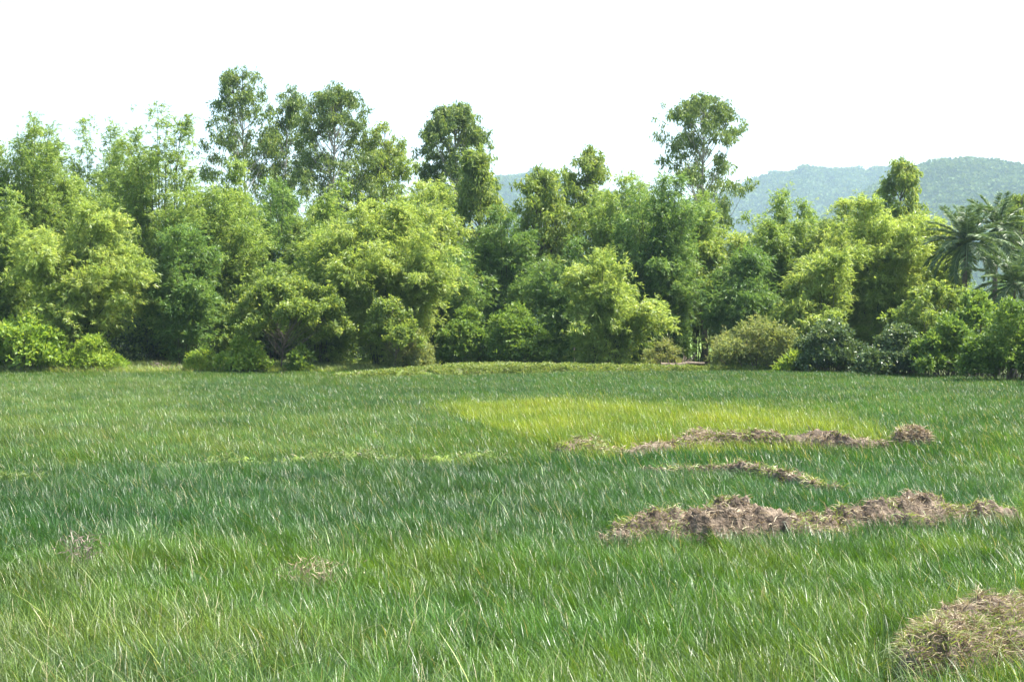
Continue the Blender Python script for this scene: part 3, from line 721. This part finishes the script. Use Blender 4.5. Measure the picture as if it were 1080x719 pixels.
bamboo('bamboo beyond the left edge of the picture', -95, 70, 165, 130, 'bamboo', seed=30, ncul=36, fl=.2)
bamboo('bamboo beyond the right edge of the picture', 1150, 64, 230, 120, 'bamboo', seed=31, ncul=34, fl=.2)
# --- small trees
def small_tree(*a, **k): return tall_tree(*a, name='small_tree', bark='pale', **k)
tall_tree('low spreading tree with flat arched crown over thin pale stems', 298, 61, 292, 128, cbot=350, seed=30, ncl=84, clr=.5, nleaf=330, mat='eucL', name='small_tree', bark='bark', tr=.035, prof=[(0, 1), (.4, 1), (.8, .7), (1, .4)], hang=.3, Lf=.2)
tall_tree('small leafy tree with bright hanging sprays right of the huge bamboo', 415, 61, 318, 56, cbot=362, seed=31, ncl=34, clr=.42, nleaf=300, mat='eucL', name='small_tree', bark='dead', tr=.05, prof=[(0, 1), (.4, .9), (.8, .7), (1, .4)], hang=.3, Lf=.16)
tall_tree('left one of two dark trunked trees framing the bright gap', 722, 71, 262, 46, cbot=332, seed=32, ncl=34, clr=.5, nleaf=260, mat='eucL', name='small_tree', bark='bark', tr=.14)
tall_tree('right one of two dark trunked trees framing the bright gap', 743, 70, 258, 56, cbot=330, seed=33, ncl=36, clr=.5, nleaf=260, mat='eucL', name='small_tree', bark='bark', tr=.16)
tall_tree('leafy low tree sloping down before the coconut palm', 985, 60, 306, 92, cbot=360, seed=34, ncl=46, clr=.5, nleaf=320, mat='eucL', name='small_tree', bark='bark', tr=.07, hang=.3, Lf=.2)
tall_tree('thin weak tree with sparse leaves in the left gap by the weeds', 104, 64, 318, 44, cbot=372, seed=35, ncl=22, clr=.4, nleaf=220, mat='eucL', name='small_tree', bark='bark', tr=.05, hang=.2, Lf=.17)
# --- palms
palm('taller coconut palm with upright and arching fronds before the hill', 1020, 62, 254, 38, seed=1, nf=36)
palm('lower coconut palm half hidden at the right edge', 1070, 60, 298, 40, seed=2, nf=28)
palm('coconut palm standing behind and right of the taller palm', 1052, 66, 238, 34, seed=3, nf=26)
# --- shrubs
bush('large leaved bright shrub at the left edge of the field', 24, 60, 330, 92, 'shrubY', seed=1, nl=10, nleaf=9000, Lf=.24, Wf=.13)
bush('light green weedy shrub right of the large leaved one', 100, 60.5, 354, 66, 'shrubY', seed=2, nl=8, nleaf=9000, Lf=.19, Wf=.06)
bush('low yellowish bush with fresh leaves under the spreading tree', 256, 60, 356, 62, 'shrubY', seed=3, nl=8, nleaf=7000, Lf=.2, Wf=.1)
bush('little weedy bush left of the low yellowish bush', 214, 60.5, 368, 36, 'shrubY', seed=4, nl=5, nleaf=3500, Lf=.2, Wf=.06)
bush('small dark leaved sapling right of the low yellowish bush', 316, 60.5, 366, 32, 'shrub', seed=5, nl=5, nleaf=1800, Lf=.2, Wf=.1)
bush('brownish twiggy bush below the bright hanging sprays', 436, 61.5, 345, 54, 'weed', seed=6, nl=7, nleaf=8000, Lf=.17, Wf=.05, stems='dead')
bush('dense bush with bright top and shaded foot left of centre', 545, 63, 321, 76, 'shrub', seed=7, nl=10, nleaf=22000, Lf=.16, Wf=.09)
bush('dark bush adjoining the dense centre bush on its left', 493, 64, 324, 62, 'shrub', seed=8, nl=9, nleaf=18000, Lf=.16, Wf=.09)
bush('dry grey scrub beside the fallen pale log', 700, 64, 358, 44, 'weed', seed=9, nl=5, nleaf=3000, Lf=.17, Wf=.05, stems='dead')
bush('pale weedy thicket with brown stems right of the gap', 800, 59.5, 334, 104, 'weed', seed=10, nl=12, nleaf=20000, Lf=.2, Wf=.055, stems='dead')
bush('dark shrub with silvery glossy leaves right of the pale thicket', 876, 58.5, 338, 78, 'shrubD', seed=11, nl=11, nleaf=22000, Lf=.16, Wf=.08)
bush('dark glossy shrub with brownish foot below the leafy low tree', 948, 56.5, 343, 84, 'shrubD', seed=12, nl=11, nleaf=22000, Lf=.15, Wf=.08)
bush('mid green shrub between two dark glossy shrubs', 1000, 56, 336, 76, 'shrub', seed=13, nl=10, nleaf=20000, Lf=.15, Wf=.08)
bush('pale topped shrub at the right edge under the palms', 1062, 54, 318, 92, 'shrub', seed=14, nl=12, nleaf=26000, Lf=.15, Wf=.08)
bush('leafy mid green bush hiding the trunks of the coconut palms', 1030, 58, 308, 76, 'shrub', seed=18, nl=11, nleaf=20000, Lf=.17, Wf=.09)
bush('fern like weed in front of the silvery shrub', 838, 58, 371, 40, 'shrubY', seed=15, nl=4, nleaf=1800, Lf=.28, Wf=.06)
bush('bush beyond the right edge of the picture', 1150, 51, 322, 110, 'shrub', seed=16, nl=12, nleaf=22000, Lf=.15, Wf=.08)
bush('bush beyond the left edge of the picture', -70, 60, 330, 110, 'shrub', seed=17, nl=12, nleaf=18000, Lf=.2, Wf=.1)
# --- dead wood, stake, log
def branches(label, u, D, seed, n, spread, h, name='dead_branch'):
    g = rng(seed); D = push(u, D); x = (u-CU)/F*D; z0 = float(ground_z(x, D)); t = thing(name, label, 'dead branches', (x, D, z0)); L = []
    for k in range(n):
        a = g.uniform(-1, 1)*spread; q = np.linspace(0, 1, 8)[:, None]
        e = np.array([a, g.normal()*.4, h*g.uniform(.5, 1.1)]); s = np.array([g.normal()*.3, g.normal()*.3, .02])
        p = s*(1-q)+e*q+np.array([0, 0, .5])*q*(1-q)+g.normal(0, .03, (8, 3)); L.append(tube(p, .035*(1-.75*q[:, 0])+.006, 5))
        for m in range(3):
            j = g.integers(2, 7); d = norm(g.normal(size=3)+[0, 0, .4])*g.uniform(.2, .5)
            L.append(tube(p[j]+d*q, .012*(1-.7*q[:, 0])+.003, 4))
    mesh_obj('branch', *merge(L), M['dead'], t)
branches('bare tan dead branches lying at the foot of the dark bamboo column', 176, 61, 5, 9, 1.1, .85)
branches('bare grey twigs piled below the bright gap', 712, 63.5, 6, 12, 1.0, 1.0)
x, y = (720-CU)/F*72.5, 72.5; q = np.linspace(-1, 1, 12)
lg = mesh_obj('fallen_log', *tube(np.stack([q*1.1, .25*q, .62+.06*q+.03*np.sin(q*5)], -1), .10-.03*q, 8), M['dead'])
lg.location = (x, y, float(ground_z(x, y))); tag(lg, 'pale fallen log lying along the far bank below the gap', 'log')
x, y = (605-CU)/F*73, 73; q = np.linspace(0, 1, 8)
st = mesh_obj('wooden_stake', *tube(np.stack([.03*q, 0*q, 1.5*q], -1), .035-.008*q+.003*np.sin(q*9), 7), M['dead'])
st.location = (x, y, float(ground_z(x, y))); tag(st, 'thin upright wooden stake on the far bank right of centre', 'stake')

# --- undergrowth filling the wood behind the clumps, its shade put into the leaf colour
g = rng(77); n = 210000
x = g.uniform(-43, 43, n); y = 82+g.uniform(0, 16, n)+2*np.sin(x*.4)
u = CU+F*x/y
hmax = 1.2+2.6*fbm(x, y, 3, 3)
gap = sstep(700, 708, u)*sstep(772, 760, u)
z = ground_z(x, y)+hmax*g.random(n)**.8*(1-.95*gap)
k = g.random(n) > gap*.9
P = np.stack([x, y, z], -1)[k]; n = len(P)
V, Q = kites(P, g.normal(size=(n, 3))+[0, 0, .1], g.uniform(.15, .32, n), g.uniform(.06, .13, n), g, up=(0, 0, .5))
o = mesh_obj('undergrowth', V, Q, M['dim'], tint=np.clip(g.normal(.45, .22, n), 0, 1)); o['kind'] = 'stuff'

# ------------------------------------------------------------------ haze
hb = np.array([[sx, sy, sz] for sz in (-5, 335) for sy in (-450, 6100) for sx in (-5100, 5100)], float)
hq = np.array([[0, 2, 3, 1], [4, 5, 7, 6], [0, 1, 5, 4], [2, 6, 7, 3], [0, 4, 6, 2], [1, 3, 7, 5]])
hm = bpy.data.materials.new('haze'); hm.use_nodes = True; nt = hm.node_tree
nt.nodes.remove(nt.nodes['Principled BSDF']); pv = nt.nodes.new('ShaderNodeVolumePrincipled')
pv.inputs['Color'].default_value = (.62, .83, 1, 1); pv.inputs['Density'].default_value = .00017; pv.inputs['Anisotropy'].default_value = .2
nt.links.new(pv.outputs[0], nt.nodes['Material Output'].inputs['Volume'])
hz = mesh_obj('haze', hb, hq, hm); hz['kind'] = 'stuff'
